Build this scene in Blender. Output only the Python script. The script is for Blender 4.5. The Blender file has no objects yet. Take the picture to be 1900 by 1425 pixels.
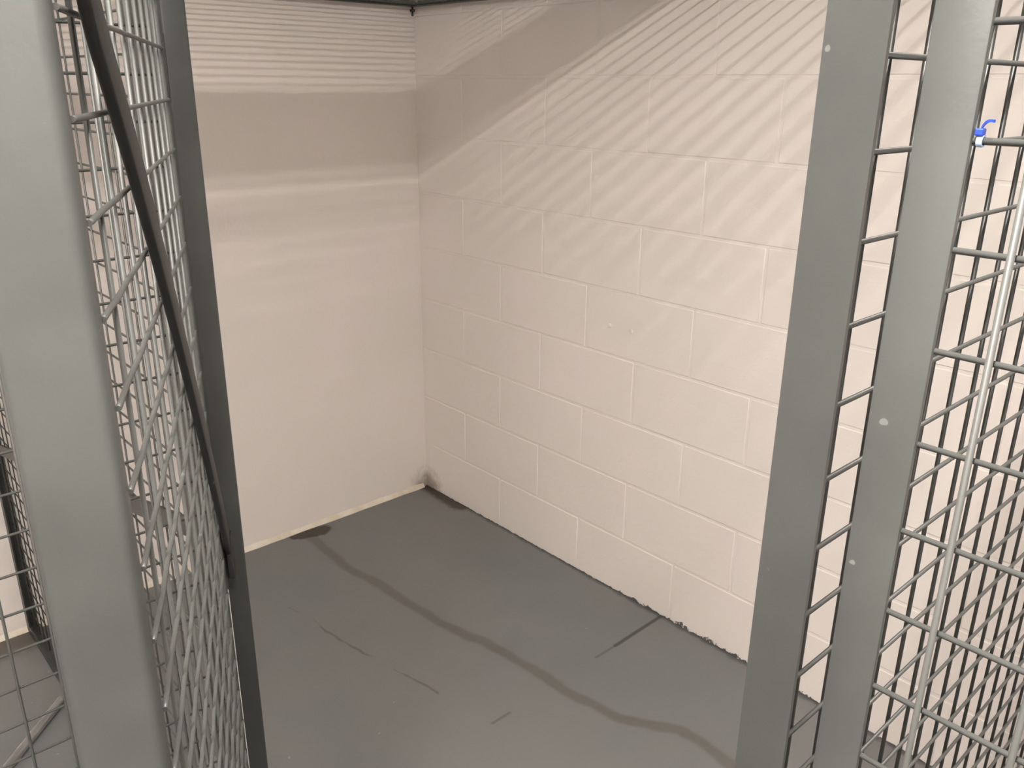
import bpy, bmesh, math, random
from mathutils import Vector, Matrix
random.seed(7)
S = bpy.context.scene
C = S.collection

# ---------------------------------------------------------------- camera
cam_d = bpy.data.cameras.new('camera'); cam = bpy.data.objects.new('camera', cam_d); C.objects.link(cam)
R_ = Vector((0.7408, -0.6717, 0.0093)); U_ = Vector((0.2170, 0.2524, 0.9430)); F_ = Vector((0.6357, 0.6965, -0.3328))
m = Matrix(((R_.x, U_.x, -F_.x, -1.9172), (R_.y, U_.y, -F_.y, -2.6324), (R_.z, U_.z, -F_.z, 1.6003), (0, 0, 0, 1)))
cam.matrix_world = m
cam_d.sensor_width = 36.0; cam_d.lens = 1571.24 / 1900 * 36.0
cam_d.clip_start = 0.02
S.camera = cam

# ---------------------------------------------------------------- world and exposure
w = bpy.data.worlds.new('world'); S.world = w; w.use_nodes = True
w.node_tree.nodes['Background'].inputs[0].default_value = (1, 0.97, 0.94, 1)
w.node_tree.nodes['Background'].inputs[1].default_value = 0.0
S.view_settings.view_transform = 'Standard'; S.view_settings.look = 'None'
S.view_settings.gamma = 1.0; S.view_settings.use_curve_mapping = False
S.view_settings.exposure = 0.12

LAMP_Y, LAMP_Z = -2.5, 2.45          # the strip light whose tube throws the striped shadows (runs along x)
LAMP_COL = (1.0, 0.945, 0.885)
LAMP_X = -2.2
LAMP_W = 86.0                         # downward
LAMP_UP = 44.0                        # added fill, upward on to the ceiling
FILL_W = 12.0  # second lamp, added out of view as fill
FILL_UP = 55.0

# ---------------------------------------------------------------- node helpers
class NT:
    def __init__(s, name):
        s.m = bpy.data.materials.new(name); s.m.use_nodes = True
        s.t = s.m.node_tree; s.b = s.t.nodes['Principled BSDF']
    def n(s, typ, **kw):
        x = s.t.nodes.new(typ)
        for k, v in kw.items(): setattr(x, k, v)
        return x
    def l(s, a, b): s.t.links.new(a, b)
    def val(s, sock, v):
        if hasattr(v, 'is_linked') or isinstance(v, bpy.types.NodeSocket): s.l(v, sock)
        else: sock.default_value = v
    def math(s, op, a, b=0.0, c=None, clamp=False):
        x = s.n('ShaderNodeMath', operation=op, use_clamp=clamp)
        s.val(x.inputs[0], a); s.val(x.inputs[1], b)
        if c is not None: s.val(x.inputs[2], c)
        return x.outputs[0]
    def noise(s, vec, scale, detail=3, rough=0.5):
        x = s.n('ShaderNodeTexNoise'); s.l(vec, x.inputs['Vector'])
        x.inputs['Scale'].default_value = scale; x.inputs['Detail'].default_value = detail; x.inputs['Roughness'].default_value = rough
        return x
    def mix(s, f, a, b):
        x = s.n('ShaderNodeMix', data_type='RGBA'); s.val(x.inputs[0], f); s.val(x.inputs[6], a); s.val(x.inputs[7], b)
        return x.outputs[2]
    def ramp(s, v, lo, hi):   # smooth 0..1 between lo and hi
        x = s.n('ShaderNodeMapRange', interpolation_type='SMOOTHSTEP'); s.val(x.inputs[0], v)
        x.inputs[1].default_value = lo; x.inputs[2].default_value = hi; x.inputs[3].default_value = 0; x.inputs[4].default_value = 1
        return x.outputs[0]
    def bump(s, h, strength, dist):
        x = s.n('ShaderNodeBump'); x.inputs['Strength'].default_value = strength; x.inputs['Distance'].default_value = dist
        s.l(h, x.inputs['Height']); s.l(x.outputs[0], s.b.inputs['Normal'])
    def pos(s): return s.n('ShaderNodeNewGeometry').outputs['Position']

WHITE = (0.80, 0.765, 0.735, 1)
FLOORC = (0.150, 0.150, 0.150, 1)

def paint_metal(name, col, rough, var=0.12, bump=0.15):
    k = NT(name); p = k.pos()
    a = k.noise(p, 9, 3).outputs[0]; g = k.noise(p, 260, 2).outputs[0]
    dark = tuple(c * (1 - var) for c in col[:3]) + (1,); lite = tuple(min(1, c * (1 + var)) for c in col[:3]) + (1,)
    c = k.mix(k.ramp(a, .3, .7), dark, lite)
    chip = k.ramp(k.noise(p, 75, 1).outputs[0], .79, .81)
    c = k.mix(k.math('MULTIPLY', chip, .18), c, (.45, .44, .42, 1))
    k.l(c, k.b.inputs['Base Color']); k.b.inputs['Roughness'].default_value = rough
    k.bump(g, bump, .0006)
    return k.m
M_grey = paint_metal('grey_gloss_paint', (0.059, 0.062, 0.059), 0.45)
M_wire = paint_metal('grey_wire_paint', (0.074, 0.076, 0.072), 0.42, .08, .1)
M_dark = paint_metal('grey_paint_shaded', (0.029, 0.031, 0.029), 0.40)  # darker copy of the grey paint, shade put into its colour
M_brace = paint_metal('brace_paint_shaded', (0.011, 0.0115, 0.011), 0.55)  # brace colour taken down to hold the shade on its unlit side
M_black = paint_metal('black_bracket_paint', (0.012, 0.012, 0.012), 0.5)
M_pipe = paint_metal('bare_steel', (0.34, 0.34, 0.33), 0.26)
M_pipe.node_tree.nodes['Principled BSDF'].inputs['Metallic'].default_value = 0.6

def wall_material(name, edge):
    k = NT(name); p = k.pos()
    big = k.noise(p, 2.2, 3).outputs[0]
    c = k.mix(k.ramp(big, .3, .7), (0.785, 0.734, 0.688, 1), (0.820, 0.754, 0.713, 1))
    sep = k.n('ShaderNodeSeparateXYZ'); k.l(p, sep.inputs[0])
    if edge == 'block':
        # ragged line where the grey floor paint meets the white blocks
        rag = k.noise(p, 38, 4, .65).outputs[0]
        zone = k.math('SUBTRACT', 1.0, k.ramp(k.math('ABSOLUTE', k.math('ADD', sep.outputs[1], 1.42)), .15, .5))
        lim = k.math('ADD', k.math('MULTIPLY', k.math('SUBTRACT', rag, .42), k.math('ADD', .022, k.math('MULTIPLY', zone, .05))), .002)
        f = k.ramp(k.math('SUBTRACT', lim, sep.outputs[2]), 0.0, .002)
        c = k.mix(f, c, (0.11, 0.108, 0.10, 1))
    # brown damp stain in the room's corner, low down
    d = k.n('ShaderNodeVectorMath', operation='DISTANCE'); k.l(p, d.inputs[0]); d.inputs[1].default_value = (0, -.03, 0)
    st = k.math('MULTIPLY', k.math('SUBTRACT', 1.0, k.ramp(k.math('ADD', d.outputs['Value'], k.math('MULTIPLY', k.noise(p, 30, 3).outputs[0], .10)), .06, .16)), .75)
    c = k.mix(st, c, (0.16, 0.115, 0.075, 1))
    k.l(c, k.b.inputs['Base Color']); k.b.inputs['Roughness'].default_value = .62
    h = k.math('ADD', k.math('MULTIPLY', k.noise(p, 14, 4, .6).outputs[0], 1.0), k.math('MULTIPLY', k.noise(p, 160, 2).outputs[0], .12))
    k.bump(h, .35, .006)
    return k.m
M_plain = wall_material('white_wall_paint', None)
M_block = wall_material('white_block_paint', 'block')
k = NT('ceiling_paint'); k.b.inputs['Base Color'].default_value = (0.78, 0.76, 0.73, 1); k.b.inputs['Roughness'].default_value = .8
k.bump(k.noise(k.pos(), 40, 3).outputs[0], .3, .004); M_ceil = k.m
k = NT('cream_caulk'); k.b.inputs['Roughness'].default_value = .6
k.l(k.mix(k.ramp(k.noise(k.pos(), 12, 3).outputs[0], .35, .65), (0.66, 0.58, 0.46, 1), (0.78, 0.72, 0.62, 1)), k.b.inputs['Base Color'])
k.bump(k.noise(k.pos(), 60, 3).outputs[0], .4, .004); M_caulk = k.m

def floor_material():
    k = NT('grey_floor_paint'); p = k.pos()
    sep = k.n('ShaderNodeSeparateXYZ'); k.l(p, sep.inputs[0])
    wob = k.noise(p, 7, 3).outputs['Color']
    sub = k.n('ShaderNodeVectorMath', operation='SUBTRACT'); k.l(wob, sub.inputs[0]); sub.inputs[1].default_value = (.5, .5, .5)
    sc = k.n('ShaderNodeVectorMath', operation='SCALE'); k.l(sub.outputs[0], sc.inputs[0]); sc.inputs['Scale'].default_value = .045
    ad = k.n('ShaderNodeVectorMath', operation='ADD'); k.l(p, ad.inputs[0]); k.l(sc.outputs[0], ad.inputs[1])
    q = ad.outputs[0]
    def seg(a, b, src):      # distance to a segment in the floor plane
        a = Vector((a[0], a[1], 0)); b = Vector((b[0], b[1], 0)); ab = b - a
        pa = k.n('ShaderNodeVectorMath', operation='SUBTRACT'); k.l(src, pa.inputs[0]); pa.inputs[1].default_value = a
        dt = k.n('ShaderNodeVectorMath', operation='DOT_PRODUCT'); k.l(pa.outputs[0], dt.inputs[0]); dt.inputs[1].default_value = ab / ab.length_squared
        t = k.math('MINIMUM', k.math('MAXIMUM', dt.outputs['Value'], 0.0), 1.0)
        s = k.n('ShaderNodeVectorMath', operation='SCALE'); s.inputs[0].default_value = ab; k.l(t, s.inputs['Scale'])
        d = k.n('ShaderNodeVectorMath', operation='DISTANCE'); k.l(pa.outputs[0], d.inputs[0]); k.l(s.outputs[0], d.inputs[1])
        return d.outputs['Value']
    def poly(pts, src):
        r = None
        for a, b in zip(pts, pts[1:]):
            d = seg(a, b, src); r = d if r is None else k.math('MINIMUM', r, d)
        return r
    base = k.mix(k.ramp(k.noise(p, 1.6, 4).outputs[0], .3, .7), (0.160, 0.167, 0.167, 1), (0.188, 0.183, 0.178, 1))
    # repaired crack: a darker, brownish band
    d = poly([(-.585, -.06), (-.595, -.31), (-.577, -.488), (-.562, -.653), (-.552, -.815), (-.512, -.97), (-.484, -1.14), (-.483, -1.30), (-.455, -1.46), (-.37, -1.61), (-.36, -2.2)], q)
    f = k.math('MULTIPLY', k.math('SUBTRACT', 1.0, k.ramp(d, .010, .026)), .78)
    c = k.mix(f, base, (0.115, 0.104, 0.090, 1))
    # hairline cracks
    thin = poly([(-.867, -.43), (-.845, -.53), (-.834, -.677), (-.812, -.785), (-.787, -.86), (-.764, -1.067)], q)
    gaps = k.ramp(k.noise(p, 6.5, 2).outputs[0], .42, .58)
    f = k.math('MULTIPLY', k.math('MULTIPLY', k.math('SUBTRACT', 1.0, k.ramp(thin, .002, .007)), gaps), .55)
    c = k.mix(f, c, (0.06, 0.054, 0.048, 1))
    short = seg((-.0, -1.25), (-.225, -1.254), p)
    f = k.math('MULTIPLY', k.math('SUBTRACT', 1.0, k.ramp(short, .003, .009)), .85)
    c = k.mix(f, c, (0.04, 0.040, 0.038, 1))
    f = k.math('MULTIPLY', k.math('SUBTRACT', 1.0, k.ramp(k.math('MINIMUM', seg((-.225, -1.254), (-.31, -1.253), p), seg((-.72, -1.257), (-.66, -1.257), p)), .002, .007)), .5)
    c = k.mix(f, c, (0.05, 0.050, 0.046, 1))
    # brown stains: a blot by the plain wall, one in the corner along the blocks, dirt in the next locker
    rag = k.math('MULTIPLY', k.math('SUBTRACT', k.noise(p, 34, 3).outputs[0], .5), .03)
    blot = k.math('ADD', seg((-.61, -.022), (-.53, -.045), p), rag)
    c = k.mix(k.math('MULTIPLY', k.math('SUBTRACT', 1.0, k.ramp(blot, .030, .046)), .92), c, (0.038, 0.027, 0.017, 1))
    cor = k.math('ADD', seg((0, 0), (-.012, -.24), p), rag)
    c = k.mix(k.math('MULTIPLY', k.math('SUBTRACT', 1.0, k.ramp(cor, .018, .050)), .92), c, (0.048, 0.034, 0.022, 1))
    nb = k.math('ADD', seg((-1.56, -.03), (-2.9, -.05), p), k.math('MULTIPLY', rag, 2.0))
    c = k.mix(k.math('MULTIPLY', k.math('SUBTRACT', 1.0, k.ramp(nb, .03, .12)), .75), c, (0.075, 0.056, 0.040, 1))
    # dark line where the paint stops short of the blocks
    e = k.math('ADD', sep.outputs[0], k.math('MULTIPLY', k.math('SUBTRACT', k.noise(p, 26, 4, .65).outputs[0], .5), .05))
    c = k.mix(k.math('MULTIPLY', k.ramp(e, -.016, -.002), .55), c, (0.07, 0.066, 0.06, 1))
    # pale specks
    sp = k.ramp(k.noise(p, 42, 1).outputs[0], .80, .82)
    c = k.mix(k.math('MULTIPLY', sp, .5), c, (0.35, 0.33, 0.30, 1))
    k.l(c, k.b.inputs['Base Color'])
    k.l(k.math('ADD', .44, k.math('MULTIPLY', k.noise(p, 5, 3).outputs[0], .2)), k.b.inputs['Roughness'])
    h = k.math('ADD', k.noise(p, 6, 4).outputs[0], k.math('MULTIPLY', k.noise(p, 120, 2).outputs[0], .10))
    k.bump(h, .25, .008)
    return k.m
M_floor = floor_material()

def plastic(name, col, rough=.4):
    k = NT(name)
    k.l(k.mix(k.noise(k.pos(), 200, 2).outputs[0], tuple(c * .8 for c in col) + (1,), tuple(col) + (1,)), k.b.inputs['Base Color'])
    k.b.inputs['Roughness'].default_value = rough; return k.m
M_blue = plastic('blue_plastic', (0.02, 0.06, 0.50))
M_pale = plastic('pale_blue_plastic', (0.45, 0.60, 0.85))
M_edge = plastic('white_edge_coat', (0.92, 0.91, 0.88), .25)
M_house = plastic('lamp_housing_white', (0.75, 0.75, 0.73), .5)
k = NT('lit_tube'); k.b.inputs['Emission Color'].default_value = LAMP_COL + (1,); k.b.inputs['Emission Strength'].default_value = 6; k.b.inputs['Base Color'].default_value = (.9, .9, .9, 1)
M_tube = k.m

# ---------------------------------------------------------------- mesh helpers
def obj(name, me, mat=None, parent=None, loc=None, rot=None):
    if isinstance(me, bmesh.types.BMesh):
        b = me; me = bpy.data.meshes.new(name); b.to_mesh(me); b.free()
    if mat and not me.materials: me.materials.append(mat)
    o = bpy.data.objects.new(name, me); C.objects.link(o)
    if parent is not None: o.parent = parent
    if loc is not None: o.location = loc
    if rot is not None: o.rotation_euler = rot
    return o
def tag(o, label=None, cat=None, group=None, kind=None):
    if label: o['label'] = label
    if cat: o['category'] = cat
    if group: o['group'] = group
    if kind: o['kind'] = kind
    return o
def thing(name, label, cat, loc=(0, 0, 0), rz=0.0, group=None):
    o = bpy.data.objects.new(name, None); C.objects.link(o); o.location = loc; o.rotation_euler = (0, 0, rz)
    o.empty_display_size = .1
    return tag(o, label, cat, group)
def bm_box(x0, x1, y0, y1, z0, z1, bev=0.0, seg=2, b=None):
    own = b is None
    b = b or bmesh.new()
    r = bmesh.ops.create_cube(b, size=1.0)
    for v in r['verts']:
        v.co = Vector(((x0 + x1) / 2 + v.co.x * (x1 - x0), (y0 + y1) / 2 + v.co.y * (y1 - y0), (z0 + z1) / 2 + v.co.z * (z1 - z0)))
    if bev > 0:
        es = list({e for v in r['verts'] for e in v.link_edges})
        bmesh.ops.bevel(b, geom=es, offset=bev, segments=seg, profile=.5, affect='EDGES')
    return b
def smooth(o, ang=40):
    me = o.data
    big = max(p.area for p in me.polygons)
    srt = sorted((p.area for p in me.polygons), reverse=True)
    cut = srt[min(5, len(srt) - 1)]
    box = len(me.polygons) > 20 and ang == 40 and srt[0] > 0 and len(me.polygons) < 400
    for p in me.polygons: p.use_smooth = not (box and max(abs(c) for c in p.normal) > .9999)
    try: me.set_sharp_from_angle(angle=math.radians(ang))
    except Exception: pass
    return o
def bm_tube(p0, p1, r, n=8, b=None, caps=True):
    b = b or bmesh.new(); p0 = Vector(p0); p1 = Vector(p1); d = p1 - p0
    q = d.to_track_quat('Z', 'Y').to_matrix().to_4x4(); q.translation = (p0 + p1) / 2
    bmesh.ops.create_cone(b, cap_ends=caps, segments=n, radius1=r, radius2=r, depth=d.length, matrix=q)
    return b
def bm_angle(profile, z0, z1):       # extrude a closed (x,y) outline up z
    b = bmesh.new(); n = len(profile)
    lo = [b.verts.new((x, y, z0)) for x, y in profile]; hi = [b.verts.new((x, y, z1)) for x, y in profile]
    for i in range(n): b.faces.new((lo[i], lo[(i + 1) % n], hi[(i + 1) % n], hi[i]))
    b.faces.new(lo[::-1]); b.faces.new(hi)
    bmesh.ops.recalc_face_normals(b, faces=b.faces)
    return b
WIRE_CACHE = {}
def wire(parent, p0, p1, r=.0017, mat=None):
    """one straight wire of a mesh, a part of its own; equal wires share mesh data"""
    p0 = Vector(p0); p1 = Vector(p1); d = p1 - p0
    key = (tuple(round(c, 4) for c in d), r, (mat or M_wire).name)
    me = WIRE_CACHE.get(key)
    if me is None:
        b = bm_tube(-d / 2, d / 2, r, 8); me = bpy.data.meshes.new('wire'); b.to_mesh(me); b.free()
        for p in me.polygons: p.use_smooth = len(p.vertices) == 4
        me.materials.append(mat or M_wire); WIRE_CACHE[key] = me
    return obj('wire', me, None, parent, (p0 + p1) / 2)
def grid(lo, hi, ref, step):
    k0 = math.ceil((lo - ref) / step); k1 = math.floor((hi - ref) / step)
    return [ref + k * step for k in range(k0, k1 + 1)]

# ---------------------------------------------------------------- the setting
RX0, RY0, CEIL = -4.3, -5.4, 2.72
o = obj('floor', bm_box(RX0, .2, RY0, .2, -.12, 0), M_floor); tag(o, kind='structure')
o = obj('ceiling', bm_box(RX0, .2, RY0, .2, CEIL, CEIL + .1), M_ceil); tag(o, kind='structure')
o = obj('wall_left', bm_box(RX0, .004, 0, .2, 0, CEIL), M_plain); tag(o, kind='structure')
o = obj('wall_back', bm_box(RX0, .2, RY0 - .1, RY0, 0, CEIL), M_plain); tag(o, kind='structure')
o = obj('wall_front', bm_box(RX0 - .1, RX0, RY0, .2, 0, CEIL), M_plain); tag(o, kind='structure')
# the block wall: a backing whose face is the recessed mortar, each block proud of it
wr = obj('wall_right', bm_box(.0018, .2, RY0, .2, 0, CEIL), M_block); tag(wr, kind='structure')
BH, BW, J = .2032, .4064, .0075
BLOCKS = {}
def block(y1, y0, row):
    L = round(y1 - y0 - J, 4)
    if L not in BLOCKS:
        b = bm_box(0, .03, -L / 2, L / 2, -(BH - J) / 2, (BH - J) / 2)
        es = [e for e in b.edges if sum(1 for v in e.verts if v.co.x < .001) >= 1]
        bmesh.ops.bevel(b, geom=es, offset=.0022, segments=2, profile=.5, affect='EDGES')
        me = bpy.data.meshes.new('block'); b.to_mesh(me); b.free(); me.materials.append(M_block)
        for p in me.polygons: p.use_smooth = max(abs(c) for c in p.normal) < .9999
        BLOCKS[L] = me
    o = obj('block', BLOCKS[L], None, wr, (random.uniform(0, .0005), (y1 + y0) / 2, row * BH + BH / 2 + random.uniform(-.0006, .0006)))
    o.rotation_euler = (random.uniform(-.001, .001), random.uniform(-.0006, .0006), random.uniform(-.0004, .0004))
for row in range(13):
    off = .2667 if row % 2 else .4699
    edges = [0.0]; y = -off
    while y > -3.1: edges.append(y); y -= BW
    for a, bb in zip(edges, edges[1:]): block(a, bb, row)
# two old filled screw holes on one block
for (yy, zz) in ((-.975, .905), (-1.06, .905)):
    b = bmesh.new(); bmesh.ops.create_uvsphere(b, u_segments=10, v_segments=6, radius=.008)
    for v in b.verts: v.co.x *= .25
    smooth(obj('filler_dab', b, M_block, wr, (.0, yy, zz)), 80)
# bead of cream caulk along the foot of the plain wall
b = bmesh.new(); prof = [(0, 0), (-.012, 0), (-.009, .006), (-.004, .012), (0, .017)]
N = 60; rings = []
for i in range(N + 1):
    x = -3.0 + 2.985 * i / N; j = 1 + random.uniform(-.18, .18)
    rings.append([b.verts.new((x, p[0] * j, p[1] * j)) for p in prof])
for r0, r1 in zip(rings, rings[1:]):
    for i in range(len(prof)): b.faces.new((r0[i], r1[i], r1[(i + 1) % 5], r0[(i + 1) % 5]))
b.faces.new(rings[0]); b.faces.new(rings[-1][::-1]); bmesh.ops.recalc_face_normals(b, faces=b.faces)
o = smooth(obj('trim_1', b, M_caulk), 60); tag(o, kind='structure')

# ---------------------------------------------------------------- lockers
TOP = 1.85
XF, XI, TH = -1.528, -1.497, .031      # the front line of the locker: outer and inner face of its 31 mm frames
SP = .0508

# --- shared partition with the next locker (x = XF..XI, from the corner post to the plain wall)
pt = thing('mesh_partition', 'grey wire mesh partition behind the open door, meeting the plain wall', 'partition', ((XF + XI) / 2, -.8, 0))
def at(par): # world coordinates -> local for unrotated empties
    return -par.location
def wpart(name, b, mat, par, bev_s=None):
    o = obj(name, b, mat, par, at(par)); return o
o = smooth(wpart('corner_post', bm_box(XF, XI, -1.63, -1.60, 0, TOP, .004, 3), M_dark, pt)); tag(o, 'grey square corner post at the door hinge, shade in its paint')
o = smooth(wpart('cover_plate', bm_box(XF, XF + .004, -1.5985, -1.500, .032, TOP - .032, .0012), M_dark, pt)); tag(o, 'wide flat plate beside the corner post')  # shade on the plate comes from its darker colour
b = bmesh.new(); prev = None
for i in range(15):
    t = i / 14; z = 1.000 - .40 * t; wd = .0075 * (1 - .75 * t) * random.uniform(.75, 1.15); x = XF - .0006; y = -1.6300 - .0006
    ring = [b.verts.new(v) for v in ((x + .0006, y + .0036 + wd, z), (x - .0001, y + .0036 + wd, z), (x + .0001, y + .0018, z), (x + .0012, y + .0004, z), (x + .003, y + .002, z))]
    if prev:
        for j in range(5): b.faces.new((prev[j], prev[(j + 1) % 5], ring[(j + 1) % 5], ring[j]))
    else: b.faces.new(ring)
    prev = ring
b.faces.new(prev); bmesh.ops.recalc_face_normals(b, faces=b.faces)
o = wpart('white_edge', b, M_edge, pt); tag(o, 'thin white line on the post edge')  # pale strip along the post edge, narrowing downwards
o = wpart('wall_post', bm_angle([(XF, -.004), (XI, -.004), (XI, -.008), (XF + .004, -.008), (XF + .004, -.035), (XF, -.035)], 0, TOP), M_dark, pt)
o = smooth(wpart('bottom_rail', bm_box(XF, XI, -1.599, -.036, 0.0, .031, .002), M_dark, pt))
o = smooth(wpart('top_rail', bm_box(XF, XI, -1.599, -.009, TOP - .031, TOP, .002), M_dark, pt))
def wwire(par, p0, p1, r=.0017, mat=None):
    l = at(par); return wire(par, Vector(p0) + l, Vector(p1) + l, r, mat)
for z in grid(.04, TOP - .04, .617, SP): wwire(pt, (-1.5090, -1.599, z), (-1.5090, -.009, z))
for y in grid(-1.58, -.04, -1.57, SP): wwire(pt, (-1.5124, y, .02), (-1.5124, y, TOP - .02))
# flat brace rising from the wall to the corner post
b = bmesh.new()
for s in (0, 1):
    for (y, z) in ((-.036, .625), (-1.599, 1.005)):
        for h in (-.016, .016): b.verts.new((-1.517 - s * .006, y, z + h))
v = list(b.verts)
for f in ((0, 1, 3, 2), (4, 6, 7, 5), (0, 4, 5, 1), (2, 3, 7, 6), (0, 2, 6, 4), (1, 5, 7, 3)): b.faces.new([v[i] for i in f])
bmesh.ops.recalc_face_normals(b, faces=b.faces)
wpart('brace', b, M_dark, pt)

# --- right-hand partition (y = -2.40) running back to the block wall
YP = -2.40
pr = thing('mesh_partition', 'dark wire mesh partition running back to the white block wall', 'partition', (-.75, YP, 0))
T = .003
prof = [(XI, YP), (XI, YP - .0325), (XI + T, YP - .0325), (XI + T, YP - T), (XI + .030, YP - T), (XI + .030, YP)]
prof = [(x, y + (0 if y == YP else 0)) for x, y in prof]
# angle post: broad leg faces the aisle, other leg runs along the partition on the locker side
prof = [(XI, YP + .0005), (XI, YP - .0325), (XI + T, YP - .0325), (XI + T, YP + .0005 - T), (XI + .030, YP + .0005 - T), (XI + .030, YP + .0005)]
o = smooth(wpart('front_post', bm_angle(prof, 0, TOP), M_grey, pr)); tag(o, 'broad flat grey front post')
o = wpart('wall_post', bm_angle([(-.034, YP + .004), (-.004, YP + .004), (-.004, YP - .028), (-.008, YP - .028), (-.008, YP), (-.034, YP)], 0, TOP), M_dark, pr)
o = smooth(wpart('bottom_rail', bm_box(XI + .031, -.035, YP + .0045, YP + .030, 0, .030, .002), M_dark, pr))
o = smooth(wpart('top_rail', bm_box(XI + .031, -.035, YP + .0045, YP + .030, TOP - .031, TOP, .002), M_dark, pr))
for z in grid(.03, TOP - .03, 1.6175, SP): wwire(pr, (XI + .003, YP - .0045, z), (-.010, YP - .0045, z), .0018, M_wire)
for x in grid(-1.44, -.04, -1.2838, .04762): wwire(pr, (x, YP - .0010, .01), (x, YP - .0010, TOP - .01), .0019, M_dark)

# --- front of the neighbouring locker on the right, in the aisle line
fr = thing('mesh_front_panel', 'grey wire mesh locker front at the right edge with a flat stile', 'panel', (-1.4955, -2.90, 0))
o = smooth(wpart('stile', bm_box(-1.4985, -1.4945, -2.478, -2.452, 0, TOP, .0012), M_grey, fr))
o = smooth(wpart('stile', bm_box(-1.4985, -1.4945, -3.33, -3.30, 0, TOP, .0012), M_grey, fr))
o = smooth(wpart('bottom_rail', bm_box(-1.4985, -1.4945, -3.2999, -2.4781, 0, .03, .0012), M_grey, fr))
o = smooth(wpart('top_rail', bm_box(-1.4985, -1.4945, -3.2999, -2.4781, TOP - .03, TOP, .0012), M_grey, fr))
for z in grid(.04, TOP - .04, 1.5785, .0498): wwire(fr, (-1.4950, -3.31, z), (-1.4950, -2.4770, z), .00165)
for y in grid(-3.28, -2.49, -2.5040, .0475): wwire(fr, (-1.4983, y, .02), (-1.4983, y, TOP - .02), .0018)

# --- front of the neighbouring locker on the left (y = -1.60)
TOPL = 2.01
fl = thing('mesh_front_panel', 'grey wire mesh front of the next locker, beyond the near door stile', 'panel', (-2.2, -1.60, 0))
o = smooth(wpart('stile', bm_box(-2.93, -2.90, -1.615, -1.585, 0, TOPL, .003), M_grey, fl))
o = smooth(wpart('bottom_rail', bm_box(-2.8999, XF - .0005, -1.615, -1.588, 0, .03, .002), M_grey, fl))
o = smooth(wpart('top_rail', bm_box(-2.8999, XF - .0005, -1.615, -1.588, TOPL - .03, TOPL, .002), M_grey, fl))
for z in grid(.04, TOPL - .04, 1.102, .0506): wwire(fl, (-2.91, -1.600, z), (XF - .0005, -1.600, z), .0017)
for x in grid(-2.88, -1.55, -1.741, .0466): wwire(fl, (x, -1.6036, .02), (x, -1.6036, TOPL - .02), .0018)

# --- mesh roof over the locker
rf = thing('mesh_roof', 'dark rail of the wire mesh locker roof along the top of both walls', 'roof panel', (-.75, -1.2, TOP))
wpart('wall_rail', bm_angle([(XI, -.003), (-.003, -.003), (-.003, -.006), (XI, -.006)], TOP + .004, TOP + .034), M_dark, rf)
b = bm_box(XI, -.004, -.034, -.0065, TOP + .004, TOP + .007); wpart('wall_rail', b, M_dark, rf)
wpart('wall_rail', bm_box(-.034, -.003, YP + .01, -.035, TOP + .004, TOP + .008), M_dark, rf)
wpart('wall_rail', bm_box(-.0065, -.003, YP + .01, -.035, TOP + .008, TOP + .034), M_dark, rf)
wpart('front_rail', bm_box(XI - .01, XI + .012, YP, 0 - .04, TOP + .002, TOP + .012), M_dark, rf)
wpart('cross_rail', bm_box(XI + .012, -.035, -1.248, -1.240, TOP + .011, TOP + .016), M_dark, rf)
b = bmesh.new()
for y in grid(YP + .03, -.02, -.165, SP): bm_tube((XI, y, TOP + .0090), (-.005, y, TOP + .0090), .0019, 6, b)
for x in grid(XI + .02, -.02, -.03, SP): bm_tube((x, YP + .01, TOP + .0125), (x, -.005, TOP + .0125), .0017, 6, b)
o = wpart('wire_mesh', b, M_wire, rf); tag(o, kind='stuff')
b = bm_tube((-.018, -.018, TOP - .026), (-.018, -.018, TOP + .006), .0035, 8); bm_tube((-.018, -.018, TOP - .012), (-.018, -.018, TOP - .004), .009, 6, b)
wpart('bolt', b, M_black, rf)

# --- the open door: local x runs along the door (from free edge to hinge), local y points out of the locker
PHI = math.radians(26.0)
DOOR0 = Vector((-1.56, -1.70, 0.0))
dr = thing('mesh_door', 'open grey wire mesh locker door with a diagonal brace, seen almost edge-on', 'door', DOOR0, math.pi / 2 - PHI)
def dp(name, b, mat): return obj(name, b, mat, dr)
A0, A1 = -.497, .046
DB, DT = .03, 1.82
o = smooth(dp('free_stile', bm_box(A0 - .020, A0, .001, .053, DB, DT, .007, 4), M_grey)); tag(o, 'broad grey near stile with rounded edge')
o = smooth(dp('hinge_stile', bm_box(A1 - .004, A1 + .020, .0005, .010, DB, DT, .003, 3), M_grey))
o = smooth(dp('bottom_rail', bm_box(A0 + .0005, A1 - .0045, .002, .026, DB, DB + .03, .002), M_grey))
o = smooth(dp('top_rail', bm_box(A0 + .0005, A1 - .0045, .002, .026, DT - .03, DT, .002), M_grey))
def crimped(phase):
    b = bmesh.new(); prev = None; n = 66; L = A1 - A0 + .006
    for i in range(n + 1):
        x = A0 - .006 + L * i / n
        y = .0003 * math.cos(math.pi * (x - (A0 + .047)) / SP + phase) + .0004
        ring = [b.verts.new((x, y + .0019 * math.cos(q * math.pi / 3.5), .0019 * math.sin(q * math.pi / 3.5))) for q in range(7)]
        if prev:
            for j in range(7): b.faces.new((prev[j], prev[(j + 1) % 7], ring[(j + 1) % 7], ring[j]))
        else: b.faces.new(ring)
        prev = ring
    b.faces.new(prev); bmesh.ops.recalc_face_normals(b, faces=b.faces)
    me = bpy.data.meshes.new('wire'); b.to_mesh(me); b.free(); me.materials.append(M_wire)
    for p in me.polygons: p.use_smooth = len(p.vertices) == 4
    return me
CW = (crimped(0), crimped(math.pi))
for i, z in enumerate(grid(DB + .03, DT - .03, 1.5820, .0522)): obj('wire', CW[i % 2], None, dr, (0, 0, z))
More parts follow.
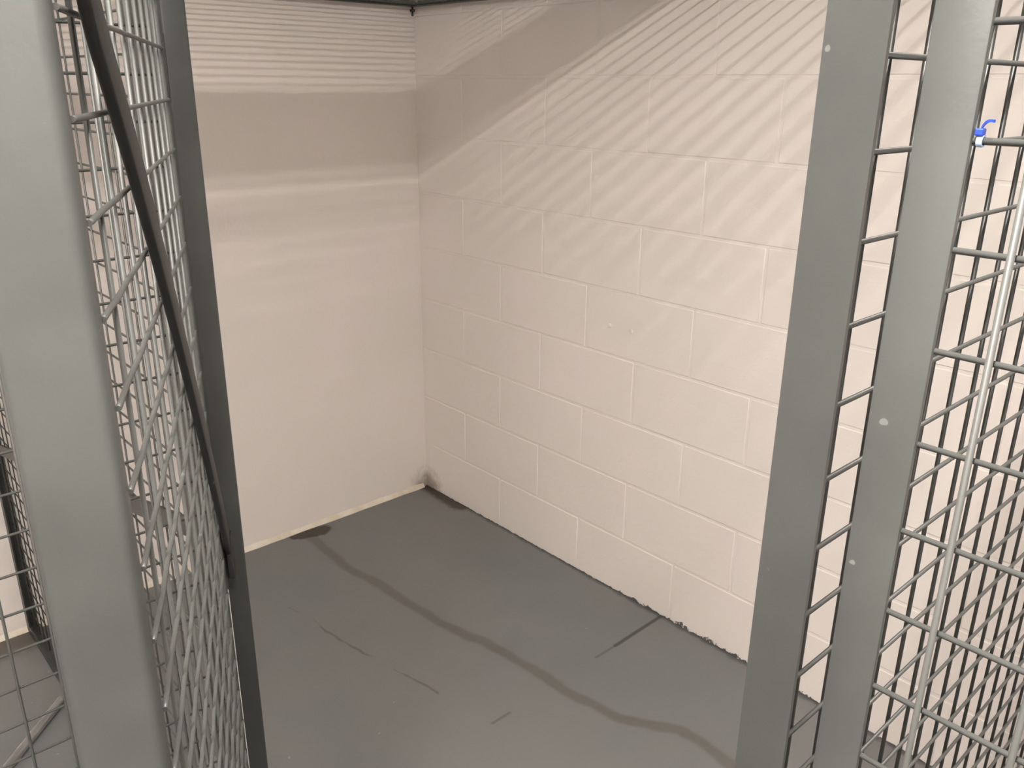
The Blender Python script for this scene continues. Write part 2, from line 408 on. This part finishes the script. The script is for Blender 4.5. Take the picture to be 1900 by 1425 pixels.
for a in grid(A0 + .03, A1 - .02, A0 + .047, SP): wire(dr, (a, .0030, DB + .01), (a, .0030, DT - .01), .0018)
BR = [(-0.482, 0.0085, 1.79), (-0.484, 0.0085, 1.6536), (-0.449, 0.008, 1.6258), (-0.4098, 0.0075, 1.592), (-0.3655, 0.007, 1.551), (-0.3154, 0.0065, 1.5011), (-0.2581, 0.006, 1.44), (-0.1923, 0.0055, 1.3649), (-0.1161, 0.005, 1.2721), (-0.0271, 0.0045, 1.1567), (0.0777, 0.004, 1.0119)]
def smooth_pts(P, n=40):
    out = []
    for i in range(n + 1):
        t = i / n * (len(P) - 1); k = min(int(t), len(P) - 2); f = t - k
        p = [Vector(P[max(0, min(len(P) - 1, k + d))]) for d in (-1, 0, 1, 2)]
        out.append(p[1] * (1 - f) + p[2] * f if k < 0 else .5 * (2 * p[1] + (p[2] - p[0]) * f + (2 * p[0] - 5 * p[1] + 4 * p[2] - p[3]) * f * f + (3 * p[1] - p[0] - 3 * p[2] + p[3]) * f ** 3))
    for _ in range(12): out = [out[0]] + [(a + 2 * b_ + c) / 4 for a, b_, c in zip(out, out[1:], out[2:])] + [out[-1]]
    return [tuple(v) for v in out]
def strap(pts, hw, th):      # flat bar along points (a, off, z) with half width hw in the door plane and thickness th
    b = bmesh.new(); prev = None
    n = len(pts)
    for i in range(n):
        p = Vector(pts[i]); t = (Vector(pts[min(i + 1, n - 1)]) - Vector(pts[max(i - 1, 0)])).normalized()
        side = Vector((-t.z, 0, t.x)).normalized(); nn = Vector((0, 1, 0))
        ring = [b.verts.new(p + side * sx * hw + nn * sy * th / 2) for sx, sy in ((-1, -1), (1, -1), (1, 1), (-1, 1))]
        if prev:
            for j in range(4): b.faces.new((prev[j], prev[(j + 1) % 4], ring[(j + 1) % 4], ring[j]))
        else: b.faces.new(ring[::-1])
        prev = ring
    b.faces.new(prev)
    bmesh.ops.recalc_face_normals(b, faces=b.faces)
    es = [e for e in b.edges if len(e.link_faces) == 2 and e.calc_face_angle(0) > .8]
    bmesh.ops.bevel(b, geom=es, offset=th * .3, segments=2, profile=.5, affect='EDGES')
    return b
br = smooth(dp('brace', strap([(a, -off - .001, z) for a, off, z in smooth_pts(BR)], .016, .0075), M_brace), 60); tag(br, 'flat diagonal brace of the open door, shade in its paint')
e = BR[-1]
o = obj('bracket', bm_box(e[0] - .014, e[0] + .018, -.011, -.002, e[2] - .045, e[2] + .018, .002), M_black, br)
for zz in (.35, .98, 1.62):      # hinge knuckles on the corner post
    b = bm_tube((A1 + .022, .004, zz - .03), (A1 + .022, .004, zz + .03), .005, 10)
    smooth(dp('hinge', b, M_dark))

# --- blue cable tie round a wire beside the flat stile
tie = thing('cable_tie', 'small blue plastic cable tie on a wire at the flat stile', 'cable tie', (-1.4955, -2.4812, 1.5785))
b = bmesh.new(); N = 14
for i in range(N):
    a = 2 * math.pi * i / N
    for rr, yy in ((.0019, -.0013), (.0027, -.0013), (.0027, .0013), (.0019, .0013)):
        b.verts.new((rr * math.cos(a) + .0003, yy, rr * math.sin(a)))
b.verts.ensure_lookup_table()
for i in range(N):
    for j in range(4):
        b.faces.new((b.verts[i * 4 + j], b.verts[i * 4 + (j + 1) % 4], b.verts[((i + 1) % N) * 4 + (j + 1) % 4], b.verts[((i + 1) % N) * 4 + j]))
bmesh.ops.recalc_face_normals(b, faces=b.faces)
smooth(obj('loop', b, M_pale, tie), 60)
obj('lock_head', bm_box(-.0022, .0022, -.0018, .0018, .0024, .0056, .0006), M_blue, tie, (-.0006, .0006, 0))
b = bmesh.new(); prev = None
for i in range(9):
    t = i / 8; c = Vector((-.0004 - .001 * t, .0004 - .0052 * t ** 1.6, .0048 + .0042 * math.sin(t * 1.9)))
    ring = [b.verts.new(c + Vector((sx * .0011, 0, sz * .0006))) for sx, sz in ((-1, -1), (1, -1), (1, 1), (-1, 1))]
    if prev:
        for j in range(4): b.faces.new((prev[j], prev[(j + 1) % 4], ring[(j + 1) % 4], ring[j]))
    else: b.faces.new(ring)
    prev = ring
b.faces.new(prev); bmesh.ops.recalc_face_normals(b, faces=b.faces)
smooth(obj('tail', b, M_blue, tie), 60)

# --- steel rod lying on the next locker's floor
p0, p1 = Vector((-1.545, -.420, .0125)), Vector((-2.25, -1.124, .0125)); d = (p1 - p0)
b = bmesh.new(); n = 14
for r in (.0125, .0100):
    bm_tube(-d / 2, d / 2, r, n, b, caps=False)
vs = list(b.verts)
q = d.normalized()
for s in (-1, 1):
    end = [v for v in vs if (v.co.dot(q)) * s > 0]
    es = list({e for v in end for e in v.link_edges if all(u in end for u in e.verts)})
    bmesh.ops.bridge_loops(b, edges=es)
bmesh.ops.recalc_face_normals(b, faces=b.faces)
o = smooth(obj('steel_pipe', b, M_pipe, None, (p0 + p1) / 2), 50)
tag(o, 'shiny grey steel pipe lying on the floor beyond the left mesh', 'pipe')

# --- overhead pipe that throws the broad soft shadow
b = bmesh.new(); bm_tube((-3.6, 0, 0), (-.0, 0, 0), .044, 24, b)
b2 = bm_tube((-1.02, 0, 0), (-.94, 0, 0), .050, 24, b)
o = smooth(obj('overhead_pipe', b, M_house, None, (-.0005, -1.62, 2.094)), 50)
tag(o, 'white painted service pipe hung under the ceiling above the lockers', 'pipe')
for x in (-.6, -2.0, -3.2):
    b = bm_tube((x, 0, .040), (x, 0, CEIL - 2.094), .005, 8); obj('hanger', b, M_pipe, o)

# --- strip lights: a batten with a lit diffuser below and an added fill light aimed up at the ceiling
def strip_light(loc, length, width, down, up, label):
    t = thing('strip_light', label, 'light', loc, 0)
    obj('housing', bm_box(-length / 2 - .03, length / 2 + .03, -.05, .05, .018, .07, .006), M_house, t)
    smooth(obj('tube', bm_tube((-length / 2, 0, .008), (length / 2, 0, .008), .008, 12), M_tube, t))
    for sx in (-1, 1): obj('hanger', bm_tube((sx * length * .35, 0, .0705), (sx * length * .35, 0, CEIL - loc[2]), .004, 6), M_pipe, t)
    for nm, e, zz, rx in (('tube_light', down, -.004, 0), ('ceiling_fill', up, .075, math.pi)):  # upward light is added to fill the room off the ceiling
        L = bpy.data.lights.new(nm, 'AREA'); L.shape = 'RECTANGLE'; L.size = length; L.size_y = width
        L.energy = e; L.color = LAMP_COL
        lo = bpy.data.objects.new(nm, L); C.objects.link(lo); lo.parent = t; lo.location = (0, 0, zz); lo.rotation_euler = (rx, 0, 0)
strip_light((LAMP_X, LAMP_Y, LAMP_Z), 1.5, .062, LAMP_W, LAMP_UP, 'white ceiling strip light over the lockers by the block wall')
strip_light((-3.0, -4.2, LAMP_Z), 1.5, .06, FILL_W, FILL_UP, 'added fill strip light, out of view down the aisle')  # unseen lamp added to lift the ambient light
